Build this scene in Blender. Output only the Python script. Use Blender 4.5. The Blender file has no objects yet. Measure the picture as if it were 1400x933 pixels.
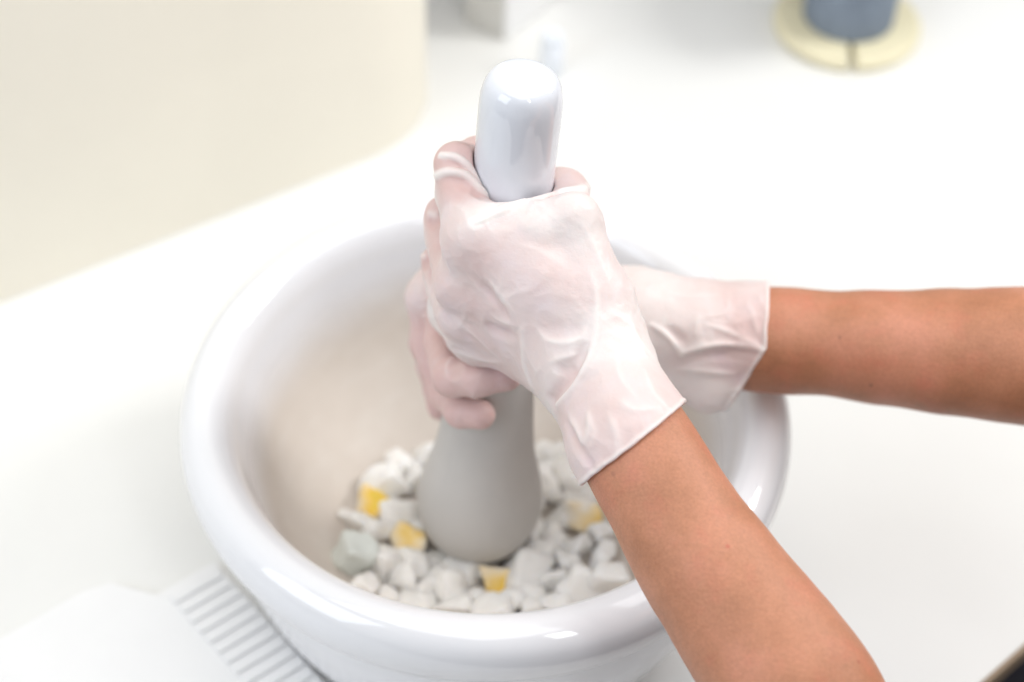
import bpy, bmesh, random
import numpy as np
from math import cos, sin, pi, radians, sqrt
from mathutils import Matrix, Vector

random.seed(7)
rng = np.random.default_rng(11)
sc = bpy.context.scene
COL = sc.collection

# ------------------------------------------------------------------ camera
FX = 1400 * 60 / 36            # the photograph is 1400 px wide, lens 60 mm on a 36 mm sensor
PITCH, ROLL, DIST = radians(46.95), radians(1.87), .9555
fwd = np.array([0, cos(PITCH), -sin(PITCH)])
rgt = np.array([1., 0, 0]); upv = np.cross(rgt, fwd)
rgt = cos(ROLL) * rgt + sin(ROLL) * upv; upv = np.cross(rgt, fwd)
CAM = np.array([0, 0, .13]) - fwd * DIST - rgt * (665.5 - 700) / FX * DIST - upv * (466.5 - 559.1) / FX * DIST
cam = bpy.data.objects.new('camera', bpy.data.cameras.new('camera'))
COL.objects.link(cam)
M = Matrix.Identity(4)
for i in range(3):
    M[i][0], M[i][1], M[i][2], M[i][3] = rgt[i], upv[i], -fwd[i], CAM[i]
cam.matrix_world = M
cam.data.lens = 60; cam.data.sensor_width = 36
cam.data.clip_start = .01; cam.data.clip_end = 50
cam.data.dof.use_dof = True
cam.data.dof.focus_distance = .785
cam.data.dof.aperture_fstop = 3.8
sc.camera = cam

# ------------------------------------------------------------------ light
w = bpy.data.worlds.new('World'); sc.world = w; w.use_nodes = True
w.node_tree.nodes['Background'].inputs[0].default_value = (.97, .98, 1.0, 1)
w.node_tree.nodes['Background'].inputs[1].default_value = .28


def area(name, loc, target, size, size_y, power, col):
    l = bpy.data.lights.new(name, 'AREA'); l.shape = 'RECTANGLE'
    l.size, l.size_y, l.energy, l.color = size, size_y, power, col
    o = bpy.data.objects.new(name, l); COL.objects.link(o)
    o.location = loc
    o.rotation_euler = (Vector(target) - Vector(loc)).to_track_quat('-Z', 'Y').to_euler()
    return o


area('window_light_right', (1.15, .45, 1.1), (.05, .05, .2), .36, .55, 11.5, (1, .99, .98))
area('window_light_left', (-1.3, -.9, 1.2), (0, 0, .1), 1.0, 1.2, 12, (.82, .89, 1))
area('window_light_back', (.75, -1.35, 1.75), (.03, 0, .15), .22, .70, 4, (1, 1, 1))
area('overhead_fill', (.2, -.1, 2.0), (.0, .1, .1), 2.0, 1.5, 20, (1, .995, .99))  # unseen overhead softbox, added to brighten the counter

sc.view_settings.view_transform = 'Standard'
sc.view_settings.look = 'None'
sc.view_settings.gamma = 1
sc.view_settings.exposure = .10
sc.view_settings.use_curve_mapping = False


# ------------------------------------------------------------------ places: a pixel of the photograph and a depth or a plane give a point
def ray(px, py):
    return fwd + rgt * (px - 700) / FX + upv * (466.5 - py) / FX


def at(px, py, d):
    return CAM + ray(px, py) * d


def onz(px, py, z=0.):
    v = ray(px, py)
    return CAM + v * ((z - CAM[2]) / v[2])


# ------------------------------------------------------------------ material helpers
class NT:
    def __init__(s, name):
        s.m = bpy.data.materials.new(name); s.m.use_nodes = True
        s.t = s.m.node_tree; s.b = s.t.nodes['Principled BSDF']

    def n(s, typ, **kw):
        o = s.t.nodes.new(typ)
        for k, v in kw.items():
            if k.startswith('_'):
                setattr(o, k[1:], v)
            else:
                o.inputs[k].default_value = v
        return o

    def l(s, a, b):
        s.t.links.new(a, b)

    def noise(s, scale, detail=4, rough=.55, coord='Object', sc3=None):
        c = s.n('ShaderNodeTexCoord')
        out = c.outputs[coord]
        if sc3:
            mp = s.n('ShaderNodeMapping'); mp.inputs['Scale'].default_value = sc3
            s.l(out, mp.inputs['Vector']); out = mp.outputs[0]
        t = s.n('ShaderNodeTexNoise', Scale=scale, Detail=detail, Roughness=rough)
        s.l(out, t.inputs['Vector'])
        return t.outputs['Fac']

    def ramp(s, fac, stops):
        r = s.n('ShaderNodeValToRGB')
        e = r.color_ramp.elements
        while len(e) < len(stops):
            e.new(.5)
        for q, (p, c) in zip(e, stops):
            q.position = p; q.color = (*c, 1)
        s.l(fac, r.inputs[0])
        return r.outputs[0]

    def mix(s, fac, a, b, blend='MIX'):
        m = s.n('ShaderNodeMix', _data_type='RGBA', _blend_type=blend)
        for sock, v in ((m.inputs[0], fac), (m.inputs[6], a), (m.inputs[7], b)):
            if isinstance(v, (int, float)):
                sock.default_value = v
            elif isinstance(v, tuple):
                sock.default_value = (*v, 1)
            else:
                s.l(v, sock)
        return m.outputs[2]

    def bump(s, h, strength, dist, prev=None):
        b = s.n('ShaderNodeBump', Strength=strength, Distance=dist)
        s.l(h, b.inputs['Height'])
        if prev:
            s.l(prev, b.inputs['Normal'])
        return b.outputs[0]

    def set(s, **kw):
        for k, v in kw.items():
            i = s.b.inputs[k.replace('_', ' ')]
            if hasattr(v, 'links') or hasattr(v, 'is_linked'):
                s.l(v, i)
            elif isinstance(v, tuple) and len(v) == 3 and i.type == 'RGBA':
                i.default_value = (*v, 1)
            else:
                i.default_value = v
        return s.m


def plain(name, col, rough=.5, var=.06, scale=20, bump=0., **kw):
    t = NT(name)
    f = t.noise(scale)
    d = tuple(max(0, c * (1 - var)) for c in col); e = tuple(min(1, c * (1 + var)) for c in col)
    c = t.ramp(f, [(.3, d), (.7, e)])
    a = dict(Base_Color=c, Roughness=rough, **kw)
    if bump:
        a['Normal'] = t.bump(t.noise(scale * 25, 5), bump, .0006)
    return t.set(**a)


def attr(t, name):
    a = t.n('ShaderNodeAttribute'); a.attribute_name = name
    return a.outputs['Fac']


def m_skin(spots):
    t = NT('skin')
    c = t.ramp(t.noise(26, 5, .62), [(.26, (.40, .175, .092)), (.5, (.525, .235, .134)), (.74, (.64, .285, .185))])
    blotch = t.ramp(t.noise(48, 3, .6), [(.52, (0, 0, 0)), (.75, (1, 1, 1))])
    c = t.mix(t.mix(1.0, blotch, (.4, .4, .4), 'MULTIPLY'), c, (.62, .19, .125))
    fine = t.ramp(t.noise(700, 5, .75), [(.3, (.84, .81, .78)), (.7, (1.10, 1.08, 1.06))])
    c = t.mix(1.0, c, fine, 'MULTIPLY')
    co = t.n('ShaderNodeTexCoord')
    for p, r_, col in spots:                                   # moles and small red marks
        d = t.n('ShaderNodeVectorMath', _operation='DISTANCE'); t.l(co.outputs['Object'], d.inputs[0]); d.inputs[1].default_value = tuple(p)
        m = t.n('ShaderNodeMapRange'); t.l(d.outputs['Value'], m.inputs[0])
        m.inputs[1].default_value = r_; m.inputs[2].default_value = r_ * .4; m.inputs[3].default_value = 0; m.inputs[4].default_value = .5
        c = t.mix(m.outputs[0], c, col)
    nb = t.bump(t.noise(1100, 4, .7), .5, .0005)
    vor = t.n('ShaderNodeTexVoronoi', Scale=620); t.l(co.outputs['Object'], vor.inputs['Vector'])
    nb = t.bump(vor.outputs['Distance'], .25, .0005, nb)
    nb = t.bump(t.noise(120, 3, .6), .2, .0010, nb)
    return t.set(Base_Color=c, Roughness=.44, Normal=nb, Subsurface_Weight=.10, Subsurface_Radius=(1, .35, .2),
                 Subsurface_Scale=.003, Specular_IOR_Level=.45)


def m_glove(name):
    # thin latex: pinker where it lies on the skin, whiter where it stands off it (folds, web, cuff)
    t = NT(name)
    loose = attr(t, 'loose')
    skin = t.ramp(t.noise(45, 4, .55), [(.3, (.68, .50, .475)), (.5, (.73, .575, .555)), (.7, (.74, .605, .62))])
    film = t.ramp(t.noise(70, 4, .55), [(.3, (.775, .69, .665)), (.7, (.815, .75, .73))])
    lr = t.ramp(loose, [(.0, (0, 0, 0)), (1, (1, 1, 1))])
    c = t.mix(lr, skin, film)
    tg = t.n('ShaderNodeMath', _operation='MULTIPLY'); t.l(attr(t, 'tight'), tg.inputs[0]); tg.inputs[1].default_value = .75
    c = t.mix(tg.outputs[0], c, (.68, .465, .435))
    c = t.mix(attr(t, 'fold'), c, (.91, .875, .845))
    c0 = t.n('ShaderNodeTexCoord')
    rg = t.n('ShaderNodeTexNoise', Scale=75, Detail=3, Roughness=.5, Distortion=.6)
    rg.noise_type = 'RIDGED_MULTIFRACTAL'; t.l(c0.outputs['Object'], rg.inputs['Vector'])
    nb = t.bump(rg.outputs['Fac'], .38, .0012)
    nb = t.bump(t.noise(150, 5, .6, sc3=(1, 1, 1.6)), .25, .0014, nb)
    nb = t.bump(t.noise(620, 3, .6), .18, .0005, nb)
    return t.set(Base_Color=c, Roughness=.42, Normal=nb, Subsurface_Weight=.25, Subsurface_Radius=(1, .55, .45),
                 Subsurface_Scale=.004, Specular_IOR_Level=.35)


GLOVE = m_glove('latex')
GLAZE = plain('white_glaze', (.815, .822, .845), .04, .015, 8, Specular_IOR_Level=.75)


def m_interior():
    # the glaze runs down inside the lip and thins out into bare porcelain
    t = NT('interior_porcelain')
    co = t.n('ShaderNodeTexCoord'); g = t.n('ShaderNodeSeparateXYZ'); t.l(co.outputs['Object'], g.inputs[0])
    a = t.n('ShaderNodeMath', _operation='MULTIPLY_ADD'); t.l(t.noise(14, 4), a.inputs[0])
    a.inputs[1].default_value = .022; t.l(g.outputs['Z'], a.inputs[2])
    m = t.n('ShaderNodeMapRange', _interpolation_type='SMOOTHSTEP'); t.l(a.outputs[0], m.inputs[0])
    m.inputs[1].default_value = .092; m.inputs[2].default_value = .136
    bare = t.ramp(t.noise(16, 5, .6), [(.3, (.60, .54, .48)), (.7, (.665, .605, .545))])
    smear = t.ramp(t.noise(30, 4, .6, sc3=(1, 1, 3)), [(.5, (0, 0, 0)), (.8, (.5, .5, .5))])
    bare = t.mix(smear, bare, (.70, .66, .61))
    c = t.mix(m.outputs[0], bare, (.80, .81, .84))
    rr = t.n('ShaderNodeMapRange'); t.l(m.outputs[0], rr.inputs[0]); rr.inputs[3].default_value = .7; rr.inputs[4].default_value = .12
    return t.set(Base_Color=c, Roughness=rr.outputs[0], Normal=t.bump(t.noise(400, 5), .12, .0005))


BISQUE = m_interior()
BISQUE_HEAD = plain('unglazed_pestle', (.56, .545, .52), .7, .05, 18, bump=.15)
TABLE = plain('white_laminate', (.825, .825, .805), .38, .025, 4)
EDGE = plain('edge_band', (.33, .24, .16), .5, .1, 30)
FLOORM = plain('dark_floor', (.035, .032, .045), .5, .2, 5)
WALLM = plain('cream_wall_paint', (.89, .845, .735), .7, .03, 5, bump=.1)
PLAST = plain('white_plastic', (.87, .87, .87), .35, .02, 12)
PALEB = plain('pale_blue_plastic', (.84, .88, .94), .4, .02, 12)
SHADEG = plain('grey_side_shade', (.70, .70, .685), .45, .02, 12)  # grey that paints in the shade on the white box's side
CREAM = plain('cream_plastic', (.82, .76, .54), .4, .05, 10)
DARK = plain('dark_core_matte', (.05, .045, .04), .8, .1, 20)  # near-black matte colour of the spool core
THREAD = plain('grey_blue_thread', (.23, .28, .345), .6, .12, 60)
CHUNK = plain('white_chunk_matter', (.92, .90, .865), .6, .05, 90, bump=.5, Subsurface_Weight=.45, Subsurface_Scale=.006,
              Subsurface_Radius=(1, .9, .75))
CHUNKG = plain('pale_chunk_matter', (.74, .78, .74), .5, .05, 60, bump=.2)


def m_yellow():
    t = NT('white_chunk_with_yolk_yellow')
    c = t.n('ShaderNodeTexCoord')
    g = t.n('ShaderNodeSeparateXYZ'); t.l(c.outputs['Object'], g.inputs[0])
    a = t.n('ShaderNodeMath', _operation='MULTIPLY_ADD'); nz = t.n('ShaderNodeTexNoise', Scale=75, Detail=2, Roughness=.45)
    nz.noise_dimensions = '4D'; t.l(c.outputs['Object'], nz.inputs['Vector'])
    oi = t.n('ShaderNodeObjectInfo'); wv = t.n('ShaderNodeMath', _operation='MULTIPLY')
    t.l(oi.outputs['Random'], wv.inputs[0]); wv.inputs[1].default_value = 9.; t.l(wv.outputs[0], nz.inputs['W'])
    t.l(nz.outputs['Fac'], a.inputs[0])
    a.inputs[1].default_value = .055; t.l(g.outputs['Z'], a.inputs[2])
    q = t.n('ShaderNodeMath', _operation='MULTIPLY'); t.l(a.outputs[0], q.inputs[0]); q.inputs[1].default_value = 22
    col = t.ramp(q.outputs[0], [(.60, (.91, .88, .82)), (.92, (.92, .60, .07)), (.95, (.88, .62, .08))])
    return t.set(Base_Color=col, Roughness=.55)


YELLOW = m_yellow()


# ------------------------------------------------------------------ object helpers
def tag(o, label=None, cat=None, group=None, kind=None):
    if label: o['label'] = label
    if cat: o['category'] = cat
    if group: o['group'] = group
    if kind: o['kind'] = kind
    return o


def empty(name, loc=(0, 0, 0)):
    o = bpy.data.objects.new(name, None); COL.objects.link(o); o.location = loc
    o.empty_display_size = .02
    return o


def mesh(name, V, F, mat, parent=None, smooth=True):
    me = bpy.data.meshes.new(name)
    me.from_pydata([tuple(v) for v in V], [], [tuple(f) for f in F])
    for m in (mat if isinstance(mat, list) else [mat]):
        me.materials.append(m)
    me.update()
    if smooth:
        me.polygons.foreach_set('use_smooth', [True] * len(me.polygons))
    o = bpy.data.objects.new(name, me); COL.objects.link(o)
    if parent is not None:
        o.parent = parent
        o.matrix_parent_inverse = Matrix.Translation(-parent.location) if parent.type == 'EMPTY' else Matrix.Identity(4)
    return o


def from_bm(name, bm, mat, parent=None, smooth=False):
    bmesh.ops.recalc_face_normals(bm, faces=bm.faces)
    me = bpy.data.meshes.new(name); bm.to_mesh(me); bm.free()
    me.materials.append(mat)
    if smooth:
        me.polygons.foreach_set('use_smooth', [True] * len(me.polygons))
    o = bpy.data.objects.new(name, me); COL.objects.link(o)
    if parent is not None:
        o.parent = parent
        o.matrix_parent_inverse = Matrix.Translation(-parent.location) if parent.type == 'EMPTY' else Matrix.Identity(4)
    return o


def catmull(pts, n):
    P = np.array(pts, float); P = np.vstack([2 * P[0] - P[1], P, 2 * P[-1] - P[-2]])
    out = []
    for i in range(1, len(P) - 2):
        p0, p1, p2, p3 = P[i - 1:i + 3]
        for k in range(n):
            t = k / n
            out.append(.5 * (2 * p1 + (p2 - p0) * t + (2 * p0 - 5 * p1 + 4 * p2 - p3) * t * t + (3 * p1 - p0 - 3 * p2 + p3) * t ** 3))
    out.append(P[-2])
    return np.array(out)


def lathe(name, prof, mat, parent=None, seg=128, axis=None, base=(0, 0, 0)):
    prof = np.array(prof, float)
    ang = np.linspace(0, 2 * pi, seg, endpoint=False)
    if axis is None:
        ex, ey, ez = np.eye(3)
    else:
        ez = axis / np.linalg.norm(axis); ex = np.cross([0, 1, 0], ez); ex /= np.linalg.norm(ex); ey = np.cross(ez, ex)
    base = np.array(base, float)
    V, F, rows = [], [], []
    for r, z in prof:
        if r < 1e-6:
            rows.append([len(V)] * seg); V.append(base + ez * z)
        else:
            rows.append(list(range(len(V), len(V) + seg)))
            V += [base + ex * r * cos(a) + ey * r * sin(a) + ez * z for a in ang]
    for a, b in zip(rows, rows[1:]):
        for k in range(seg):
            q = [a[k], a[(k + 1) % seg], b[(k + 1) % seg], b[k]]
            f = []
            for i in q:
                if i not in f: f.append(i)
            if len(f) > 2: F.append(f)
    return mesh(name, V, F, mat, parent)


def prism(name, poly, z0, z1, mat, parent=None, bevel=0., seg=2, kind=None):
    bm = bmesh.new()
    vs = [bm.verts.new((p[0], p[1], z0)) for p in poly]
    f = bm.faces.new(vs)
    ex = bmesh.ops.extrude_face_region(bm, geom=[f])
    for v in ex['geom']:
        if isinstance(v, bmesh.types.BMVert): v.co.z = z1
    if bevel:
        bmesh.ops.bevel(bm, geom=list(bm.edges), offset=bevel, segments=seg, profile=.5, affect='EDGES')
    o = from_bm(name, bm, mat, parent, smooth=False)
    if kind: o['kind'] = kind
    return o


# ------------------------------------------------------------------ setting: counter, wall, floor
e0, e1 = onz(1340, 933)[:2], onz(1400, 880)[:2]
ed = (e1 - e0) / np.linalg.norm(e1 - e0)
w0, w1 = onz(0, 415)[:2], onz(560, 195)[:2]
wd = (w1 - w0) / np.linalg.norm(w1 - w0)
wn = np.array([wd[1], -wd[0]])                       # away from the wall, over the counter
wsplit = onz(590, 183)[:2]; ws = np.dot(wsplit - w0, wd)     # the wall ends here; beyond it the counter runs on
poly = [e0 - ed * 1.0, e0 + ed * 2.2, w0 + wd * 2.4 - wn * 1.3, w0 + wd * (ws - .06) - wn * 1.3, w0 + wd * (ws - .06) - wn * .02, w0 - wd * 1.0 - wn * .02]
counter = prism('counter_top', poly, -.018, 0, TABLE, kind='structure')
en = np.array([ed[1], -ed[0]])
band = [e0 - ed * 1.0, e0 + ed * 2.2, e0 + ed * 2.2 + en * .003, e0 - ed * 1.0 + en * .003]
prism('counter_edge', band, -.0175, -.0015, EDGE, kind='structure')
bm = bmesh.new(); bmesh.ops.create_grid(bm, x_segments=1, y_segments=1, size=4)
fl = from_bm('floor', bm, FLOORM); fl.location.z = -.88; fl['kind'] = 'structure'
we = w0 + wd * (ws - .055)                                    # its free end is rounded, shaped to catch a soft bright gradient
pw = [w0 - wd * 1.0] + [we - wn * .09 + .09 * (wn * cos(a) + wd * sin(a)) for a in np.linspace(0, pi, 25)] + [w0 - wd * 1.0 - wn * .18]
wl = prism('wall', pw, .0005, 1.6, WALLM, kind='structure')
wl.data.polygons.foreach_set('use_smooth', [True] * len(wl.data.polygons)); wl.data.set_sharp_from_angle(angle=radians(20))
# ------------------------------------------------------------------ mortar
mortar = tag(empty('mortar'), 'large white porcelain mortar bowl with thick rounded glazed lip on the counter', 'mortar')
outer = [(.0, .006), (.105, .006), (.122, .0), (.1305, .003), (.1355, .014), (.1445, .038), (.1515, .066), (.1545, .086), (.1565, .097),
         (.1618, .1055), (.1675, .116), (.170, .128), (.1675, .139), (.161, .1455), (.153, .1470), (.1460, .1435),
         (.1412, .136), (.1382, .127)]
inner = [(.1382, .127), (.1352, .116), (.1310, .102), (.1245, .085), (.115, .068), (.101, .053), (.082, .041), (.058, .0335), (.03, .031), (0, .030)]
lathe('glazed_body', catmull(outer, 6), GLAZE, mortar, 192)
INNER = catmull(inner, 6)
lathe('unglazed_interior', INNER, BISQUE, mortar, 160)


def zin(r):
    return np.interp(r, INNER[::-1, 0], INNER[::-1, 1])


# ------------------------------------------------------------------ pestle
BALL = np.array([-.003, -.017, .0678])
TOP = at(714, 125, .78)
AX = TOP - BALL; L = np.linalg.norm(AX); AX /= L
NN = -(fwd - (fwd @ AX) * AX); NN /= np.linalg.norm(NN)      # across the pestle, towards the viewer
SS = np.cross(AX, NN)                                         # across the pestle, to the right
if SS @ rgt < 0: SS = -SS
pestle = tag(empty('pestle', tuple(BALL)), 'white porcelain pestle standing in the bowl, glossy handle above matte grey head', 'pestle')
PR = catmull([(0, -.0368), (.012, -.0349), (.023, -.0285), (.0315, -.0175), (.0358, -.004), (.0363, .006), (.0345, .018), (.0312, .032),
              (.0283, .046), (.0262, .062), (.0245, .08), (.0228, .10), (.0215, .12), (.0207, .14), (.0203, .155)], 5)
lathe('head', PR, BISQUE_HEAD, pestle, 96, AX, BALL)
HR = catmull([(.0203, .155), (.0200, .18), (.0197, .22), (.0195, L - .02), (.0194, L - .008), (.0188, L - .001), (.0172, L + .0045),
              (.0145, L + .0078), (.0105, L + .0094), (.0055, L + .0100), (0, L + .0101)], 6)
lathe('handle', HR, plain('handle_glaze', (.76, .785, .84), .04, .015, 8, Specular_IOR_Level=.75), pestle, 128, AX, BALL)
PROF = np.vstack([PR[:-1], HR])


def J(px, py, n):
    """the point seen at a pixel that lies n metres in front of the pestle's axis"""
    v = ray(px, py)
    return CAM + v * (((BALL - CAM) @ NN + n) / (v @ NN))


# ------------------------------------------------------------------ signed distance modelling of arms and gloves
def rcone(p, a, b, r1, r2):
    ba = b - a; l2 = ba @ ba; rr = r1 - r2; a2 = l2 - rr * rr; il2 = 1 / l2
    pa = p - a; y = pa @ ba; z = y - l2
    q = pa * l2 - ba * y[:, None]
    x2 = (q * q).sum(1); y2 = y * y * l2; z2 = z * z * l2
    k = np.sign(rr) * rr * rr * x2
    return np.where(np.sign(z) * a2 * z2 > k, np.sqrt(x2 + z2) * il2 - r2,
                    np.where(np.sign(y) * a2 * y2 < k, np.sqrt(x2 + y2) * il2 - r1,
                             (np.sqrt(x2 * a2 * il2) + y * rr) * il2 - r1))


def smin(a, b, k):
    h = np.maximum(k - np.abs(a - b), 0) / k
    return np.minimum(a, b) - h * h * k * .25


def smax(a, b, k):
    return -smin(-a, -b, k)


def pestle_d(p):
    q = p - BALL; t = q @ AX; r = np.sqrt(np.maximum((q * q).sum(1) - t * t, 0))
    d = r - np.interp(t, PROF[:, 1], PROF[:, 0])
    return np.maximum(d, t - (L + .011))


CH = [np.zeros(3), 9.]          # centre and radius of the points being measured: far pieces are skipped


def add(d, p, a, b, ra, rb, k):
    u = min(1, max(0, (CH[0] - a) @ (b - a) / ((b - a) @ (b - a))))
    if np.linalg.norm(CH[0] - a - u * (b - a)) - max(ra, rb) - CH[1] > .018:
        return d
    return smin(d, rcone(p, a, b, ra, rb), k)


def chain_d(p, chain, k=.003, grow=0.):
    """chain: [(point, radius), ...]"""
    d = np.full(len(p), .05)
    for (a, ra), (b, rb) in zip(chain, chain[1:]):
        d = add(d, p, a, b, ra + grow, rb + grow, k)
    return d


def perlin(p):
    i = np.floor(p).astype(np.int64); f = p - i
    u = f * f * f * (f * (f * 6 - 15) + 10)

    def g(dx, dy, dz):
        h = ((i[:, 0] + dx) * 374761393 + (i[:, 1] + dy) * 668265263 + (i[:, 2] + dz) * 1274126177) & 0xffffffff
        h = ((h ^ (h >> 13)) * 1274126177) & 0xffffffff
        h = h ^ (h >> 16)
        gx = ((h & 1023) / 511.5) - 1; gy = (((h >> 10) & 1023) / 511.5) - 1; gz = (((h >> 20) & 1023) / 511.5) - 1
        return gx * (f[:, 0] - dx) + gy * (f[:, 1] - dy) + gz * (f[:, 2] - dz)
    x0 = [g(0, a, b) * (1 - u[:, 0]) + g(1, a, b) * u[:, 0] for a, b in ((0, 0), (1, 0), (0, 1), (1, 1))]
    y0 = x0[0] * (1 - u[:, 1]) + x0[1] * u[:, 1]; y1 = x0[2] * (1 - u[:, 1]) + x0[3] * u[:, 1]
    return y0 * (1 - u[:, 2]) + y1 * u[:, 2]


def surface_nets(vol, lo, h):
    ins = vol < 0
    c = [ins[i:ins.shape[0] - 1 + i, j:ins.shape[1] - 1 + j, k:ins.shape[2] - 1 + k] for i in (0, 1) for j in (0, 1) for k in (0, 1)]
    s = sum(x.astype(np.int8) for x in c)
    cell = np.argwhere((s > 0) & (s < 8))
    idx = -np.ones(s.shape, np.int32); idx[tuple(cell.T)] = np.arange(len(cell))
    acc = np.zeros((len(cell), 3)); cnt = np.zeros(len(cell))
    cor = [(i, j, k) for i in (0, 1) for j in (0, 1) for k in (0, 1)]
    val = {o: vol[cell[:, 0] + o[0], cell[:, 1] + o[1], cell[:, 2] + o[2]] for o in cor}
    for a in cor:
        for ax in range(3):
            if a[ax] == 0:
                b = list(a); b[ax] = 1; b = tuple(b)
                va, vb = val[a], val[b]; m = (va < 0) != (vb < 0)
                t = np.where(m, va / np.where(m, va - vb, 1), 0)
                pt = np.array(a)[None] + (np.array(b) - np.array(a))[None] * t[:, None]
                acc += pt * m[:, None]; cnt += m
    V = lo + h * (cell + acc / cnt[:, None])
    F = []
    for ax in range(3):
        o1, o2 = [(1, 2), (2, 0), (0, 1)][ax]
        sl0 = [slice(None)] * 3; sl1 = [slice(None)] * 3
        sl0[ax] = slice(0, -1); sl1[ax] = slice(1, None)
        A, B = ins[tuple(sl0)], ins[tuple(sl1)]
        e = np.argwhere(A != B)
        e = e[(e[:, o1] > 0) & (e[:, o2] > 0) & (e[:, o1] < s.shape[o1]) & (e[:, o2] < s.shape[o2])]
        flip = ~A[tuple(e.T)]
        q = []
        for d1, d2 in ((1, 1), (0, 1), (0, 0), (1, 0)):
            g = e.copy(); g[:, o1] -= d1; g[:, o2] -= d2
            q.append(idx[tuple(g.T)])
        q = np.array(q).T
        q[flip] = q[flip][:, ::-1]
        F.append(q)
    F = np.vstack(F)
    return V, F[(F >= 0).all(1)]


def run(f, P, n=3000):
    k = np.floor(P / .012).astype(np.int64) + 4096
    o = np.argsort((k[:, 0] << 26) + (k[:, 1] << 13) + k[:, 2], kind='stable')
    out = np.empty(len(P))
    for i in range(0, len(P), n):
        q = o[i:i + n]; p = P[q]
        lo, hi = p.min(0), p.max(0)
        CH[0] = (lo + hi) / 2; CH[1] = np.linalg.norm(hi - lo) / 2
        out[q] = f(p)
    CH[0] = np.zeros(3); CH[1] = 9.
    return out


def grow_mesh(f, lo, hi, h, B_=4):
    lo = np.array(lo); nb = np.ceil((np.array(hi) - lo) / (B_ * h)).astype(int)
    vol = np.ones(tuple(nb * B_), np.float32)
    B = np.argwhere(np.ones(tuple(nb)))
    dc = run(f, lo + h * (B * B_ + (B_ - 1) / 2), 4000)
    V6 = vol.reshape(nb[0], B_, nb[1], B_, nb[2], B_)
    V6[:] = np.sign(dc).reshape(nb[0], 1, nb[1], 1, nb[2], 1)
    near = B[np.abs(dc) < B_ * h * .87 * 1.3 + .0022]
    off = np.argwhere(np.ones((B_, B_, B_)))
    P = (lo + h * ((near * B_)[:, None, :] + off[None])).reshape(-1, 3)
    d = run(f, P).reshape(-1, B_, B_, B_)
    V6[near[:, 0], :, near[:, 1], :, near[:, 2], :] = d
    V, F = surface_nets(vol, lo, h)
    T = np.array([[1, 1, 1], [1, -1, -1], [-1, 1, -1], [-1, -1, 1]]) * h * .4
    ds = [run(f, V + t) for t in T]
    g = sum(d[:, None] * t[None] for d, t in zip(ds, T)) / (4 * (h * .4) ** 2)
    d = sum(ds) / 4
    V = V - np.clip(d / np.maximum((g * g).sum(1), .3), -h, h)[:, None] * g
    return V, F


def march(f, px, py, d0):
    """points where rays from the lens meet a surface"""
    R = np.array([ray(a, b) for a, b in zip(px, py)])
    t = np.full(len(R), d0)
    for _ in range(90):
        t = t + .8 * f(CAM + R * t[:, None])
    return CAM + R * t[:, None]


def fold_pts(line, f, d0, dens=9):
    L_ = np.array(line, float)
    C = catmull(L_, dens)
    P = march(f, C[:, 0], C[:, 1], d0)
    P = P[np.abs(f(P)) < .0015]
    step = np.median(np.linalg.norm(np.diff(P, axis=0), axis=1))
    keep = [P[0]]
    for i, q in enumerate(P[1:], 1):                           # leave out points that fell on something farther back
        if np.linalg.norm(q - keep[-1]) < 2.6 * step * (1 + .5 * (i - len(keep))):
            keep.append(q)
    return np.array(keep)


def fold_sum(p, folds):
    """signed height of the glove's folds; each fold is a polyline with height, half width and a height that fades at both ends"""
    s = np.zeros(len(p))
    for pts, amp, wd_, ends in folds:
        c = pts.mean(0); rad = np.sqrt(((pts - c) ** 2).sum(1).max()) + 4 * wd_
        sel = np.where(((p - c) ** 2).sum(1) < rad * rad)[0]
        if not len(sel): continue
        q = p[sel]; best = np.full(len(q), 1e9); tt = np.zeros(len(q))
        n = len(pts) - 1
        for i in range(n):
            a, b = pts[i], pts[i + 1]; ba = b - a
            u = np.clip(((q - a) @ ba) / max(ba @ ba, 1e-12), 0, 1)
            d = ((q - a - u[:, None] * ba) ** 2).sum(1)
            m = d < best; best[m] = d[m]; tt[m] = (i + u[m]) / n
        fade = np.minimum(1, np.minimum(tt + ends[0], 1 - tt + ends[1]) / .3)
        s[sel] += 1.05 * amp * fade * (np.exp(-best / (wd_ * wd_)) if amp < 0 else np.exp(.35 - 1.35 * np.sqrt(best / (wd_ * wd_) + .067)))
    return s


def wrinkle(p, f1=1 / .017, f2=1 / .008):
    a = perlin(p * np.array([f1, f1, f1 * .8]) + 3.1)
    b = perlin(p * f2 + 17.7)
    m = np.clip(.5 + 1.4 * perlin(p / .03 + 9.), 0, 1)
    return (.0007 * (1 - np.abs(a) * 3.6).clip(0, 1) ** 2 + .0003 * (1 - np.abs(b) * 3.2).clip(0, 1) ** 2) * m


# ---- the two forearms (pixel of the centre line, depth along the view, radius in pixels of the photograph)
def limb(rows):
    return [(at(x, y, d), r_ / FX * d) for x, y, d, r_ in rows]


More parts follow.
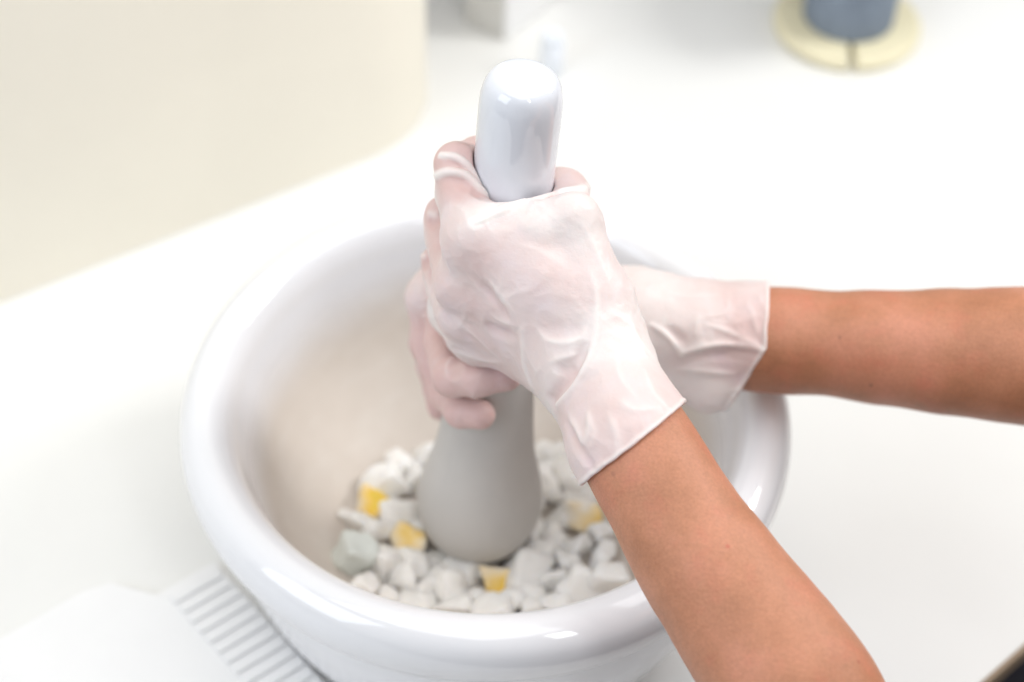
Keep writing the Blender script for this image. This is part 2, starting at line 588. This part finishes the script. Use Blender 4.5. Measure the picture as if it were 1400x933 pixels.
LW = J(802, 482, .066)
dw = (LW - CAM) @ fwd
larm = limb([(866, 604, dw - .025, 67), (906, 673, dw - .034, 69), (949, 748, dw - .043, 75), (992, 808, dw - .050, 81), (1043, 880, dw - .058, 89),
             (1092, 950, dw - .066, 96)])
v = larm[-1][0] - larm[0][0]; v /= np.linalg.norm(v)
elb = larm[-1][0] + v * .075
larm += [(elb, .036), (elb + np.array([.12, .0, .05]), .042), (np.array([.46, -.36, .46]), .048)]
RW = J(862, 440, -.028)
dr = (RW - CAM) @ fwd
rarm = limb([(1035, 465, dr + .004, 60), (1100, 467, dr + .002, 60), (1200, 475, dr - .006, 67), (1300, 481, dr - .014, 76), (1400, 487, dr - .022, 83)])
elb2 = rarm[-1][0] + np.array([.10, -.03, .01])
rarm += [(elb2, .036), (elb2 + np.array([.06, -.07, .08]), .042), (np.array([.56, -.27, .47]), .048)]


# ---- left hand: back towards the viewer, thumb uppermost behind the handle
class Hand:
    pass


LH = Hand()
LH.fingers = [
    [(J(650, 328, .033), .0105), (J(624, 225, .001), .0088), (J(652, 214, -.028), .0080), (J(712, 222, -.029), .0074)],
    [(J(632, 385, .035), .0105), (J(611, 298, -.004), .0090), (J(650, 285, -.031), .0082), (J(712, 295, -.030), .0076)],
    [(J(636, 428, .033), .0105), (J(606, 360, -.006), .0088), (J(650, 350, -.031), .0080), (J(706, 360, -.030), .0074)],
    [(J(653, 461, .030), .0098), (J(611, 408, -.006), .0080), (J(648, 408, -.030), .0072), (J(695, 412, -.030), .0066)],
]
LH.thumb = [(J(800, 405, .052), .0150), (J(780, 312, .028), .0118), (J(772, 262, -.010), .0094), (J(735, 252, -.030), .0083)]
mc = [f[0][0] for f in LH.fingers]
LH.palm = [
    [(mc[0], .0115), (J(745, 385, .050), .0140), (LW, .0175)], [(mc[1], .0115), (J(740, 420, .052), .0145), (LW, .0175)],
    [(mc[2], .0112), (J(735, 455, .050), .0145), (LW, .0175)], [(mc[3], .0105), (J(735, 483, .045), .0138), (J(785, 500, .060), .0165)],
    [(LH.thumb[0][0], .0150), (LW, .0165)], [(LH.thumb[1][0], .0120), (J(720, 340, .037), .0125), (mc[0], .0110)],
    [(LH.thumb[0][0], .014), (J(745, 385, .046), .0135)],
]
LH.arm = [(LW, .0200)] + larm
LH.k = .010
# ---- right hand: lower, palm towards the viewer, wrapped round from behind
RH = Hand()
RH.fingers = [
    [(J(640, 362, -.036), .0095), (J(618, 420, -.016), .0088), (J(632, 455, .018), .0080), (J(690, 470, .029), .0074)],
    [(J(612, 385, -.037), .0100), (J(606, 470, -.012), .0088), (J(619, 515, .027), .0090), (J(653, 516, .0350), .0084), (J(692, 514, .0350), .0066)],
    [(J(588, 408, -.036), .0096), (J(586, 470, -.022), .0084), (J(610, 540, .003), .0072), (J(630, 562, .026), .0072), (J(656, 567, .0305), .0067)],
    [(J(592, 440, -.046), .0080), (J(592, 500, -.034), .0072), (J(603, 556, -.022), .0066)],
]
RH.thumb = [(J(790, 400, -.030), .0150), (J(752, 420, .0), .0120), (J(735, 440, .024), .010), (J(705, 455, .030), .0085)]
mc2 = [f[0][0] for f in RH.fingers]
RH.palm = [[(m_, .0110), (J(730, 410 + 12 * i, -.040), .0140), (RW, .0185)] for i, m_ in enumerate(mc2[:3])] + \
          [[(mc2[3], .009), (J(730, 450, -.042), .013), (RW, .0185)], [(RH.thumb[0][0], .015), (RW, .017)]]
RH.arm = [(RW, .0205), (at(950, 455, dr + .004), .0215)] + rarm
RH.k = .008


def skin_d(H, p, grow=0., kf=.003, kp=None):
    kp = kp or H.k
    d = chain_d(p, H.arm, .02, grow)
    for ch in H.palm:
        d = smin(d, chain_d(p, ch, .006, grow), kp)
    for ch in H.fingers + [H.thumb]:
        d = smin(d, chain_d(p, ch, kf, grow), .0045)
    return d


def skin_final(H):
    def f(p):
        d = skin_d(H, p, -.0006)
        d = smax(d, -(pestle_d(p) - .0022), .002)
        return d + .0006 * perlin(p / .03) + .0003 * perlin(p / .012)
    return f


# cuffs: where the glove ends on the arm
def cuff_frame(p0, p1, mid):
    """p0, p1: the two ends of the rim as seen; the rim's plane holds the line of sight"""
    v = p1 - p0
    n = np.cross(v, mid - CAM); n /= np.linalg.norm(n)
    return n


LCn = cuff_frame(at(810, 648, dw - .025), at(930, 553, dw - .025), larm[0][0])
if LCn @ (larm[1][0] - larm[0][0]) < 0: LCn = -LCn
RCn = cuff_frame(at(1050, 405, dr), at(1044, 520, dr), rarm[0][0])
if RCn @ (rarm[1][0] - rarm[0][0]) < 0: RCn = -RCn

LCdir = (larm[1][0] - LW); LCdir /= np.linalg.norm(LCdir)
l_sleeve = [[(LW, .0215), (larm[0][0], .0232), (larm[1][0], .0240)],
            [(J(790, 515, .062), .0175), (at(860, 612, dw - .024), .0220), (at(899, 683, dw - .030), .0230)],
            [(J(814, 440, .058), .0172), (at(866, 596, dw - .026), .0212), (at(905, 666, dw - .033), .0222)]]
r_sleeve = [[(RW, .0235), (at(950, 456, dr), .0245), (rarm[0][0], .0256), (rarm[1][0], .0262)],
            [(at(905, 500, dr + .002), .0140), (at(970, 525, dr), .0125), (at(1005, 528, dr), .0085)],
            [(at(880, 420, dr), .0150), (at(1030, 432, dr), .0130), (at(1080, 432, dr), .0130)]]


def glove_base(H):
    left = H is LH

    def f(p):
        d = None
        for ch in H.palm:
            e = chain_d(p, ch, .008, .0013)
            d = e if d is None else smin(d, e, .014)
        for ch in H.fingers + [H.thumb]:
            d = smin(d, chain_d(p, ch, .004, .0012), .0055 if left else .0013)
        if left:
            # latex stretched over the knuckles, between index and thumb and down the thumb side
            for a, b, ra, rb, k in ((J(657, 306, .029), J(786, 294, .030), .0078, .0060, .005), (J(660, 312, .033), J(742, 312, .036), .008, .0085, .008),
                                    (J(742, 314, .036), J(784, 298, .030), .0085, .0066, .008),
                                    (J(785, 296, .032), J(812, 400, .052), .0085, .0118, .010), (J(622, 268, .008), J(650, 320, .034), .0092, .0100, .008),
                                    (J(610, 330, .004), J(634, 385, .034), .0090, .0102, .009), (J(609, 392, .004), J(636, 428, .032), .0088, .0098, .010),
                                    (J(612, 430, .008), J(653, 460, .030), .0080, .0095, .012)):
                d = add(d, p, a, b, ra, rb, k)
        else:
            for a, b, ra, rb, k in ((mc2[1], mc2[2], .0105, .0102, .010),):
                d = add(d, p, a, b, ra, rb, k)
        sl = None
        for ch in (l_sleeve if left else r_sleeve):
            e = chain_d(p, ch, .012)
            sl = e if sl is None else smin(sl, e, .012)
        return smin(d, sl, .014)
    return f


# folds: (points in the photograph, height m, half width m, (fade start, fade end): 0 fades, 1 stays)
LF = [
    ([(600, 211), (625, 216), (645, 234), (662, 257), (680, 272)], .0022, .0016, (0, 1)),
    ([(596, 240), (614, 235), (636, 240), (655, 257), (672, 270)], .0022, .0017, (.3, 1)),
    ([(606, 224), (630, 228), (648, 248), (662, 264)], -.0012, .0018, (0, 0)),
    ([(604, 246), (625, 248), (645, 262), (662, 278)], -.0010, .0022, (0, 0)),
    ([(648, 305), (672, 294), (699, 283), (740, 269), (775, 260), (808, 256)], .0016, .0022, (0, 1)),
    ([(655, 318), (690, 302), (730, 288), (790, 275)], -.0007, .0028, (0, 0)),
    ([(588, 292), (603, 299), (622, 313)], .0024, .0016, (1, 0)),
    ([(588, 305), (606, 314), (620, 322)], -.0012, .0024, (1, 0)),
    ([(578, 351), (600, 347), (626, 338)], .0026, .0017, (1, 0)),
    ([(580, 363), (602, 360), (628, 352)], -.0014, .0026, (1, 0)),
    ([(626, 316), (636, 330)], .0004, .0065, (1, 1)),
    ([(662, 376), (688, 405), (707, 434)], .0012, .0018, (0, 0)),
    ([(655, 384), (678, 412), (697, 440)], -.0018, .0026, (0, 0)),
    ([(715, 440), (716, 470), (718, 500), (727, 526)], .0016, .0024, (0, .5)),
    ([(733, 452), (752, 466), (775, 468), (793, 462), (808, 438)], .0015, .0020, (0, 0)),
    ([(735, 438), (760, 452), (785, 450), (797, 435)], -.0012, .0055, (0, 0)),
    ([(750, 497), (770, 489), (797, 484)], .0012, .0016, (0, 0)),
    ([(760, 512), (775, 506), (788, 502)], -.0018, .0040, (0, 0)),
    ([(762, 553), (786, 526), (803, 495), (812, 466), (816, 435), (815, 400), (803, 362)], .0024, .0019, (1, 0)),
    ([(755, 545), (778, 520), (794, 492), (803, 466)], -.0034, .0032, (.2, 0)),
    ([(582, 381), (612, 388), (646, 399)], .0007, .0012, (0, 0)),
    ([(617, 430), (649, 458), (686, 494)], .0010, .0016, (0, 0)),
    ([(612, 474), (636, 484), (662, 492), (690, 496)], .0014, .0016, (1, 0)),
    ([(662, 440), (680, 453), (708, 460)], -.0022, .0030, (0, 0)),
    ([(668, 428), (688, 440), (712, 447)], .0008, .0016, (0, 0)),
    ([(858, 430), (872, 462), (900, 500)], .0010, .0022, (0, 0)),
    ([(758, 572), (780, 612), (799, 645)], .0019, .0017, (0, 1)),
    ([(776, 566), (790, 588), (797, 612)], .0017, .0018, (0, 0)), ([(797, 612), (806, 585), (804, 560)], .0014, .0018, (0, 0)),
    ([(842, 545), (868, 560), (905, 556)], .0013, .0022, (0, 0)), ([(828, 560), (842, 592), (846, 622)], .0011, .0024, (0, .4)),
    ([(880, 500), (892, 535), (915, 562)], .0012, .0020, (0, .6)),
    ([(770, 572), (790, 608), (808, 636)], -.0016, .0024, (0, .5)),
    ([(800, 560), (812, 590), (808, 615)], .0008, .0018, (0, 0)),
    ([(792, 300), (815, 345), (838, 400)], .0008, .0022, (0, 0)),
    ([(840, 480), (850, 520), (880, 552)], .0008, .0024, (0, 0)),
    ([(690, 330), (740, 345), (780, 372)], .0005, .0030, (0, 0)),
]
RF = [
    ([(887, 442), (911, 459), (932, 483)], .0018, .0018, (0, 1)),
    ([(930, 484), (955, 476), (985, 471), (1020, 473), (1046, 479)], .0020, .0018, (1, 1)),
    ([(935, 494), (970, 486), (1010, 486), (1035, 488)], -.0016, .0030, (0, 0)),
    ([(959, 442), (1000, 456), (1040, 477)], .0014, .0018, (0, 1)),
    ([(905, 447), (925, 460), (940, 472)], -.0012, .0028, (0, 0)),
    ([(955, 425), (952, 450), (950, 465)], .0008, .0018, (0, 0)),
    ([(1020, 410), (1030, 435), (1036, 462)], .0008, .0020, (0, 0)),
    ([(925, 505), (965, 508), (1010, 512)], .0014, .0022, (0, 0)),
    ([(900, 398), (940, 405), (990, 402)], .0007, .0020, (0, 0)),
    ([(618, 490), (612, 500), (612, 520)], .0014, .0012, (1, 0)),
    ([(575, 412), (588, 408), (598, 412)], .0008, .0011, (0, 0)),
    ([(572, 422), (588, 419), (600, 424)], .0008, .0011, (0, 0)),
    ([(574, 434), (588, 431), (600, 436)], .0007, .0011, (0, 0)),
]


LIPS = [                                                       # rolled edges of stretched latex that stand proud
    ([(648, 306), (672, 295), (699, 284), (740, 270), (775, 262), (803, 258)], .0019),
    ([(602, 212), (625, 216), (645, 234), (662, 257), (676, 270)], .0012),
    ([(597, 240), (614, 235), (636, 240), (655, 257), (668, 268)], .0014),
    ([(763, 553), (786, 526), (803, 495), (812, 466)], .0008),
]
RLIPS = [
    ([(890, 444), (911, 459), (932, 483)], .0006), ([(932, 483), (955, 476), (985, 471), (1020, 473), (1043, 479)], .0006),
]


def build_glove(H, F_, rim, sleeve, lo, hi, h, d0):
    base = glove_base(H)
    folds = [(fold_pts(l, base, d0), a, wd_ * (.8 if a > 0 else 1), e) for l, a, wd_, e in F_]
    lips = [(fold_pts(l, base, d0), ra) for l, ra in (LIPS if H is LH else RLIPS)]

    def wob(p):
        return .0012 * perlin(p / .02 + 5.) + .0006 * perlin(p / .008)

    def f(p):
        d = base(p)
        d0 = d
        near = np.abs(d) < .006
        s = np.zeros(len(p))
        if near.any():
            q = p[near]
            s[near] = fold_sum(q, folds) + wrinkle(q)
        d = d - s
        if near.any():
            d[near] = np.minimum(d[near], skin_d(H, p[near], -.0006) - .0007)
        for pts, ra in lips:
            n = len(pts) - 1
            for i in range(n):
                q = ra * (.25 + .75 * min(1, 2.2 * min(i + .5, n - i - .5) / n))
                d = add(d, p, pts[i], pts[i + 1], q, q, .0016)
        d = smax(d, -(pestle_d(p) - .0004), .0015)
        pl = rim(p) + wob(p)                          # the rim
        lip = np.abs(d + .0006)
        bead = np.sqrt(lip ** 2 + (pl + .0010) ** 2) - .0013
        shell = np.maximum(d, -(d0 + .0030))
        hollow = np.where(pl > -.012, shell, d)
        d = np.maximum(hollow, pl)
        return np.minimum(d, bead)
    V, F = grow_mesh(f, lo, hi, h)
    gap = run(lambda p: skin_d(H, p), V) - .0014
    loose = np.clip(gap / .0045, 0, 1)
    fd = np.clip(fold_sum(V, [q for q in folds if q[1] > 0 and q[2] < .004]) / .0024, 0, 1) ** 1.4
    for pts, ra in lips:
        dd = np.full(len(V), 1.)
        for q in pts:
            dd = np.minimum(dd, ((V - q) ** 2).sum(1))
        fd = np.maximum(fd, np.clip(1.7 - np.sqrt(dd) / (ra * 1.2), 0, 1))
    bd = np.clip(1 - np.abs(rim(V) + wob(V) + .0008) / .0022, 0, 1)
    fg = None
    for ch in H.fingers + ([] if H is LH else [H.thumb]):
        e = run(lambda p: chain_d(p, ch), V)
        fg = e if fg is None else np.minimum(fg, e)
    tight = np.clip(1.6 - fg / .0022, 0, 1) * (1 - .7 * loose)
    return V, F, loose, tight, np.clip(fd * .9 + bd * .5, 0, 1)


def np_mesh(name, V, F, mat, parent):
    me = bpy.data.meshes.new(name)
    me.vertices.add(len(V)); me.vertices.foreach_set('co', V.astype(np.float32).ravel())
    me.loops.add(F.size); me.loops.foreach_set('vertex_index', F.astype(np.int32).ravel())
    me.polygons.add(len(F)); me.polygons.foreach_set('loop_start', np.arange(0, F.size, 4, dtype=np.int32))
    me.polygons.foreach_set('use_smooth', np.ones(len(F), bool))
    me.materials.append(mat); me.update(calc_edges=True); me.validate()
    o = bpy.data.objects.new(name, me); COL.objects.link(o)
    o.parent = parent
    if parent.type == 'EMPTY':
        o.matrix_parent_inverse = Matrix.Translation(-parent.location)
    return o


def bounds(pts, m):
    P = np.array(pts); return P.min(0) - m, P.max(0) + m


skL, skR = skin_final(LH), skin_final(RH)
SKIN = m_skin([(march(skR, [1191], [527], .72)[0], .0014, (.07, .03, .02)), (march(skR, [1148], [462], .72)[0], .0011, (.16, .06, .04)),
               (march(skL, [995], [747], .6)[0], .0014, (.50, .09, .06)), (march(skL, [1174], [905], .6)[0], .0012, (.30, .06, .04)),
               (march(skL, [838], [648], .6)[0], .0016, (.33, .14, .09))])
person = tag(empty('person', (.52, -.3, 0)), 'person reaching in from the right with bare forearms and pale latex gloves, gripping the pestle',
             'person')
RC0, RC1 = at(1049, 440, dr), at(1046, 479, dr)
RCn2 = cuff_frame(RC1, at(1012, 534, dr), RC1)
if RCn2 @ (rarm[1][0] - rarm[0][0]) < 0: RCn2 = -RCn2
LC0 = larm[0][0] + v * .001


def l_rim(p):
    return (p - LC0) @ LCn


def r_rim(p):
    return np.maximum((p - RC0) @ RCn, (p - RC1) @ RCn2)


for H, F_, rim, sleeve, dd in ((LH, LF, l_rim, l_sleeve, .62), (RH, RF, r_rim, r_sleeve, .72)):
    lo, hi = bounds([q for q, r_ in H.arm], .065)
    lo2, hi2 = bounds([q for ch in H.fingers + [H.thumb] + H.palm for q, r_ in ch], .03)
    V, F = grow_mesh(skin_final(H), np.minimum(lo, lo2), np.maximum(hi, hi2), .0020)
    arm = np_mesh('arm', V, F, SKIN, person)
    lo, hi = bounds([q for ch in H.fingers + [H.thumb] + H.palm for q, r_ in ch] + [q for ch in sleeve for q, r_ in ch], .03)
    V, F, loose, tight, fd = build_glove(H, F_, rim, sleeve, lo, hi, .00075, dd)
    g = np_mesh('glove', V, F, GLOVE, arm)
    for nm, a in (('loose', loose), ('tight', tight), ('fold', fd)):
        at_ = g.data.attributes.new(nm, 'FLOAT', 'POINT')
        if len(g.data.vertices) == len(a):
            at_.data.foreach_set('value', a.astype(np.float32))

# ------------------------------------------------------------------ the white chunks in the mortar
def chunk_mesh(i, sx, sy, sz, yellow=False):
    r_ = random.Random(100 + i)
    bm = bmesh.new()
    for k in range(8):                                         # a broken block: eight uneven corners and a few knocked-off ones
        c = Vector((1 if k & 1 else -1, 1 if k & 2 else -1, 1 if k & 4 else -1)) * .72
        c = Vector(q + r_.uniform(-.34, .30) for q in c)
        if r_.random() < .2: c *= .45
        bm.verts.new((c.x * sx, c.y * sy, c.z * sz))
    for k in range(3):
        c = Vector((r_.uniform(-1, 1), r_.uniform(-1, 1), r_.uniform(-1, 1))).normalized() * .98
        bm.verts.new((c.x * sx, c.y * sy, c.z * sz))
    out = bmesh.ops.convex_hull(bm, input=bm.verts)
    bmesh.ops.delete(bm, geom=[g for g in out['geom_interior'] if isinstance(g, bmesh.types.BMVert)], context='VERTS')
    bmesh.ops.dissolve_limit(bm, angle_limit=radians(14), verts=bm.verts, edges=bm.edges)
    bmesh.ops.bevel(bm, geom=list(bm.edges), offset=.0026, segments=3, profile=.6, affect='EDGES', clamp_overlap=True)
    bmesh.ops.triangulate(bm, faces=bm.faces)
    bmesh.ops.subdivide_edges(bm, edges=[e for e in bm.edges if e.calc_length() > .004], cuts=1)
    bmesh.ops.subdivide_edges(bm, edges=[e for e in bm.edges if e.calc_length() > .003], cuts=1)
    bmesh.ops.triangulate(bm, faces=bm.faces)
    for _ in range(3):
        bmesh.ops.smooth_vert(bm, verts=bm.verts, factor=.5, use_axis_x=True, use_axis_y=True, use_axis_z=True)
    N_ = perlin(np.array([list(v_.co) for v_ in bm.verts]) / .0055 + i * 7.3)
    for vv, a in zip(bm.verts, N_):
        vv.co += vv.co.normalized() * float(a) * .0026
    me = bpy.data.meshes.new('white_chunk')
    bmesh.ops.recalc_face_normals(bm, faces=bm.faces)
    bm.to_mesh(me); bm.free()
    me.materials.append(YELLOW if yellow else CHUNK)
    me.polygons.foreach_set('use_smooth', [True] * len(me.polygons))
    return me


S0 = .0096
shapes = [chunk_mesh(i, S0 * a, S0 * b, S0 * c) for i, (a, b, c) in enumerate([(1, .85, .7), (1.1, .8, .6), (.9, .9, .85), (1.15, .7, .65),
                                                                             (1, 1, .6), (.95, .8, .8), (1.2, .9, .55), (.9, .75, .9)])]
yshape = [chunk_mesh(40 + i, S0 * .9, S0 * .8, S0 * .75, True) for i in range(3)]
G = 'white chunks heaped round the pestle'
COMMON = 'small irregular white chunk among the heap round the pestle head'
seen = [  # px, py, size px, kind, label
    (578, 621, 42, '', 'white chunk at the back of the heap, just left of the pestle shaft'),
    (562, 653, 32, '', 'small white chunk left of the pestle, in front of the rearmost left one'),
    (520, 663, 46, '', 'white chunk at the upper left of the heap behind the yellow patch'),
    (507, 686, 34, 'y', 'yellow-patched chunk at the upper left of the heap'),
    (495, 704, 42, '', 'white chunk in front of the upper left yellow-patched one'),
    (546, 695, 50, '', 'broad white chunk touching the left side of the pestle head'),
    (517, 727, 32, '', 'small white chunk left of the lower left yellow-patched one'),
    (482, 759, 44, 'g', 'rounded pale greenish chunk at the far left end of the heap'),
    (561, 737, 38, 'y', 'yellow-patched chunk at the lower left of the pestle head'),
    (520, 772, 46, '', 'tall white chunk right of the pale greenish one'),
    (559, 766, 46, '', 'white chunk in front of the lower left yellow-patched one'),
    (533, 812, 26, '', 'small white chunk at the front left against the bowl lip'),
    (575, 817, 38, '', 'white chunk at the front left, half hidden by the bowl lip'),
    (614, 798, 46, '', 'white chunk in front of the pestle head, left of its lowest point'),
    (620, 828, 30, '', 'small white chunk low at the front lip, left of centre'),
    (654, 820, 34, '', 'white chunk at the front lip, below the yellow patch and to its left'),
    (680, 792, 32, 'y', 'yellow-patched chunk right under the front of the pestle head'),
    (697, 820, 38, '', 'white chunk at the front lip, below the yellow patch and to its right'),
    (722, 788, 52, '', 'large flat-topped white chunk in front of the pestle head, right of the yellow patch'),
    (729, 827, 28, '', 'small white chunk at the front lip below the large flat-topped one'),
    (758, 815, 40, '', 'white chunk at the front lip right of centre'),
    (742, 756, 40, '', 'white chunk touching the lower right of the pestle head'),
    (774, 766, 34, '', 'white chunk in front of the tall upright slab'),
    (762, 738, 32, '', 'small white chunk between the pestle head and the tall upright slab'),
    (790, 736, 56, 't', 'tall upright slab of white chunk right of the pestle head'),
    (814, 728, 40, 't', 'narrower upright white slab at the right rim of the heap'),
    (797, 700, 42, 'y', 'yellow-patched chunk on the right of the heap'),
    (765, 701, 40, '', 'white chunk between the pestle head and the right yellow-patched one'),
    (749, 666, 40, '', 'white chunk touching the upper right of the pestle head'),
    (781, 652, 46, '', 'white chunk at the back right of the heap'),
    (790, 674, 34, '', 'white chunk just behind the right yellow-patched one'),
    (739, 615, 36, '', 'white chunk behind the pestle shaft on its right'),
    (829, 788, 52, 's', 'triangular white chunk lying apart at the right end of the heap'),
    (787, 806, 50, '', 'white chunk at the front lip beside the triangular one'),
    (500, 800, 30, '', 'white chunk at the front lip below the pale greenish one'),
    (600, 760, 30, '', 'small white chunk tucked under the left front of the pestle head'),
    (818, 760, 28, '', 'small white chunk behind the triangular one'),
]
COMMON = 'small white chunk half buried in the heap round the pestle head'
pos, rad, kind, lab = [], [], [], []
for px, py, s_, k_, l_ in seen:
    q = onz(px, py, .048); rr = (s_ * .55 + 19) / 2 / FX * 1.08
    for _ in range(8):
        q = onz(px, py, zin(np.hypot(q[0], q[1])) + rr * 1.15)
    pos.append(q); rad.append(rr); kind.append(k_); lab.append(l_)
for _ in range(18):                                            # the rest of the heap, low and behind
    a = rng.uniform(0, 2 * pi); r0 = .083 * sqrt(rng.uniform(.05, 1))
    q = np.array([-.003 + r0 * cos(a), -.018 + r0 * .85 * sin(a), 0]); rr = rng.uniform(.0075, .0100)
    q[2] = zin(np.hypot(q[0], q[1])) + rr
    pos.append(q); rad.append(rr); kind.append(''); lab.append(None)
pos, rad = np.array(pos), np.array(rad)
home = pos.copy()
mob = np.where(np.arange(len(pos)) < len(seen), .25, 1.0)
for it in range(260):
    D = pos[:, None] - pos[None]; dist = np.linalg.norm(D, axis=2) + np.eye(len(pos))
    ov = np.clip((rad[:, None] + rad[None]) * .82 - dist, 0, None); np.fill_diagonal(ov, 0)
    push = (D / dist[..., None] * ov[..., None] * (mob[:, None] / (mob[:, None] + mob[None]))[..., None]).sum(1)
    pos = pos + push * .45
    pos[:, 2] -= .0003
    pos[:len(seen)] += (home[:len(seen)] - pos[:len(seen)]) * .04
    e = pestle_d(pos) - rad * .78
    g = np.stack([pestle_d(pos + .0005 * np.eye(3)[k]) - pestle_d(pos - .0005 * np.eye(3)[k]) for k in range(3)], 1) / .001
    m = e < 0; pos[m] -= (e[:, None] * g)[m]
    r_ = np.hypot(pos[:, 0], pos[:, 1])
    pos[:, 2] = np.maximum(pos[:, 2], zin(np.minimum(r_ + rad * .35, .13)) + rad * .62)
first = None
for i in range(len(pos)):
    k_ = kind[i]
    me = yshape[i % 3] if k_ == 'y' else shapes[i % 8]
    if k_ == 'g':
        me = shapes[2].copy(); me.materials.clear(); me.materials.append(CHUNKG)
    if first is None:
        o = bpy.data.objects.new('white_chunk', me); first = o
    else:
        o = first.copy(); o.data = me
    COL.objects.link(o)
    o.location = pos[i]
    s_ = rad[i] / .0062
    if k_ == 'y':
        o.rotation_euler = (random.uniform(.3, .7), random.uniform(-.3, .3), random.uniform(-.5, .5)); o.scale = (s_,) * 3
    elif k_ == 't':
        o.rotation_euler = (.35, .15, .4); o.scale = (s_ * .55, s_ * .55, s_ * 1.4)
    else:
        o.rotation_euler = [random.uniform(0, 6.28) for _ in range(3)]; o.scale = (s_, s_ * random.uniform(.85, 1.1), s_)
    tag(o, lab[i] or COMMON, 'chunk', G)

# ------------------------------------------------------------------ ribbed tray on the counter at the lower left
tray = tag(empty('drain_tray', (-.2, -.09, 0)), 'flat white tray with a row of raised ribs, lying on the counter beside the mortar', 'tray')
c_ = onz(140, 800)[:2]; a_ = onz(0, 880)[:2]; dirA = (a_ - c_) / np.linalg.norm(a_ - c_)
r0_, r1_, rdn = onz(236, 829)[:2], onz(312, 785)[:2], onz(320, 925)[:2]
sd = (r1_ - r0_) / np.linalg.norm(r1_ - r0_); rw = (rdn - r0_); rl = np.linalg.norm(rw) / 7; rw /= np.linalg.norm(rw)
pl_ = [c_ + dirA * .30, c_ + dirA * .012, c_ + np.array([.006, -.001]), r0_ + sd * -.004 - rw * .010, r0_ + sd * .036 - rw * .010]
pl_ += [pl_[-1] + rw * .20, pl_[-1] + rw * .20 + dirA * .35]
prism('tray_base', pl_, .0003, .0054, PLAST, tray, .0012, 3)
bm = bmesh.new()
hw = rl * .405
q = [r0_ - rw * hw, r0_ + sd * .034 - rw * hw, r0_ + sd * .034 + rw * hw, r0_ + rw * hw]
rib0 = prism('rib', q, .0056, .0075, PLAST, tray, .0007, 2)
bm.free()
for i in range(1, 16):
    o = rib0.copy(); COL.objects.link(o); o.parent = tray
    o.matrix_parent_inverse = rib0.matrix_parent_inverse.copy()
    o.location = tuple(rw * rl * i) + (0,)

# ------------------------------------------------------------------ wire spool at the back right
fc = onz(1158, 97); bc = onz(1158, 42)
SP = np.array([(fc[0] + bc[0]) / 2 + .002, 0, 0]); SR = .0605
SP[1] = fc[1] + SR - .004
spool = tag(empty('spool', tuple(SP)), 'spool wound with grey-blue thread, cream flange with a notch, at the back of the counter', 'spool')


def flange(z0, z1):
    n = 72; V, F = [], []
    gap = .10
    a0 = -pi / 2 - .04 + gap / 2 * 1.2
    ang = np.linspace(a0, a0 + 2 * pi - gap * 1.2, n)
    prof = [(.020, z0), (SR - .003, z0), (SR, z0 + .003), (SR, z1 - .003), (SR - .003, z1), (.020, z1)]
    for a in ang:
        for r_, z in prof:
            V.append((SP[0] + r_ * cos(a), SP[1] + r_ * sin(a), z))
    m_ = len(prof)
    for i in range(n - 1):
        for k in range(m_):
            F.append((i * m_ + k, (i + 1) * m_ + k, (i + 1) * m_ + (k + 1) % m_, i * m_ + (k + 1) % m_))
    F.append(tuple(range(m_ - 1, -1, -1))); F.append(tuple((n - 1) * m_ + k for k in range(m_)))
    return mesh('flange', V, F, CREAM, spool, smooth=False)


flange(.0005, .0125); flange(.125, .137)
ly = [(.019, .0126)]
for k in range(56):
    z = .013 + k * .002
    ly += [(.0368, z + .0002), (.0374, z + .001), (.0368, z + .0018)]
ly += [(.019, .1249)]
lathe('thread_winding', ly, THREAD, spool, 96, None, (SP[0], SP[1], 0))
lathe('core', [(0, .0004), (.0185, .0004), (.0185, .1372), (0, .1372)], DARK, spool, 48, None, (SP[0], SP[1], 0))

# ------------------------------------------------------------------ white box and short white tube at the back of the counter
b0, b1 = onz(690, 57)[:2], onz(634, 29)[:2]
bs = (b1 - b0) / np.linalg.norm(b1 - b0); bf = np.array([-bs[1], bs[0]])
if bf[0] < 0: bf = -bf
box = tag(empty('dispenser_box', (b0[0], b0[1], 0)), 'tall white box, its shaded side painted grey, at the back of the counter', 'box')
dl = np.linalg.norm(b1 - b0)
prism('housing', [b0 + bf * .0022, b0 + bf * .075, b0 + bf * .075 + bs * dl, b0 + bf * .0022 + bs * dl], .0005, .17, PLAST, box, .0025, 3)
prism('shade_panel', [b0 + bs * .0012, b0 + bf * .0020 + bs * .0012, b0 + bf * .0020 + bs * (dl - .001), b0 + bs * (dl - .001)], .001, .168, SHADEG, box)  # thin grey sheet added as the shade on the box's left face
tb = onz(753, 99)
tube = tag(empty('white_tube', (tb[0], tb[1], 0)), 'short white plastic tube standing upright on the counter right behind the pestle top', 'tube')
lathe('tube_body', [(0, .0005), (.0085, .0005), (.0095, .002), (.0095, .030), (.0085, .0312), (0, .0312)], PALEB, tube, 40, None, (tb[0], tb[1], 0))
lathe('tube_cap', [(0, .0314), (.0088, .0314), (.0086, .037), (.0076, .038), (0, .038)], PALEB, tube, 32, None, (tb[0], tb[1], 0))
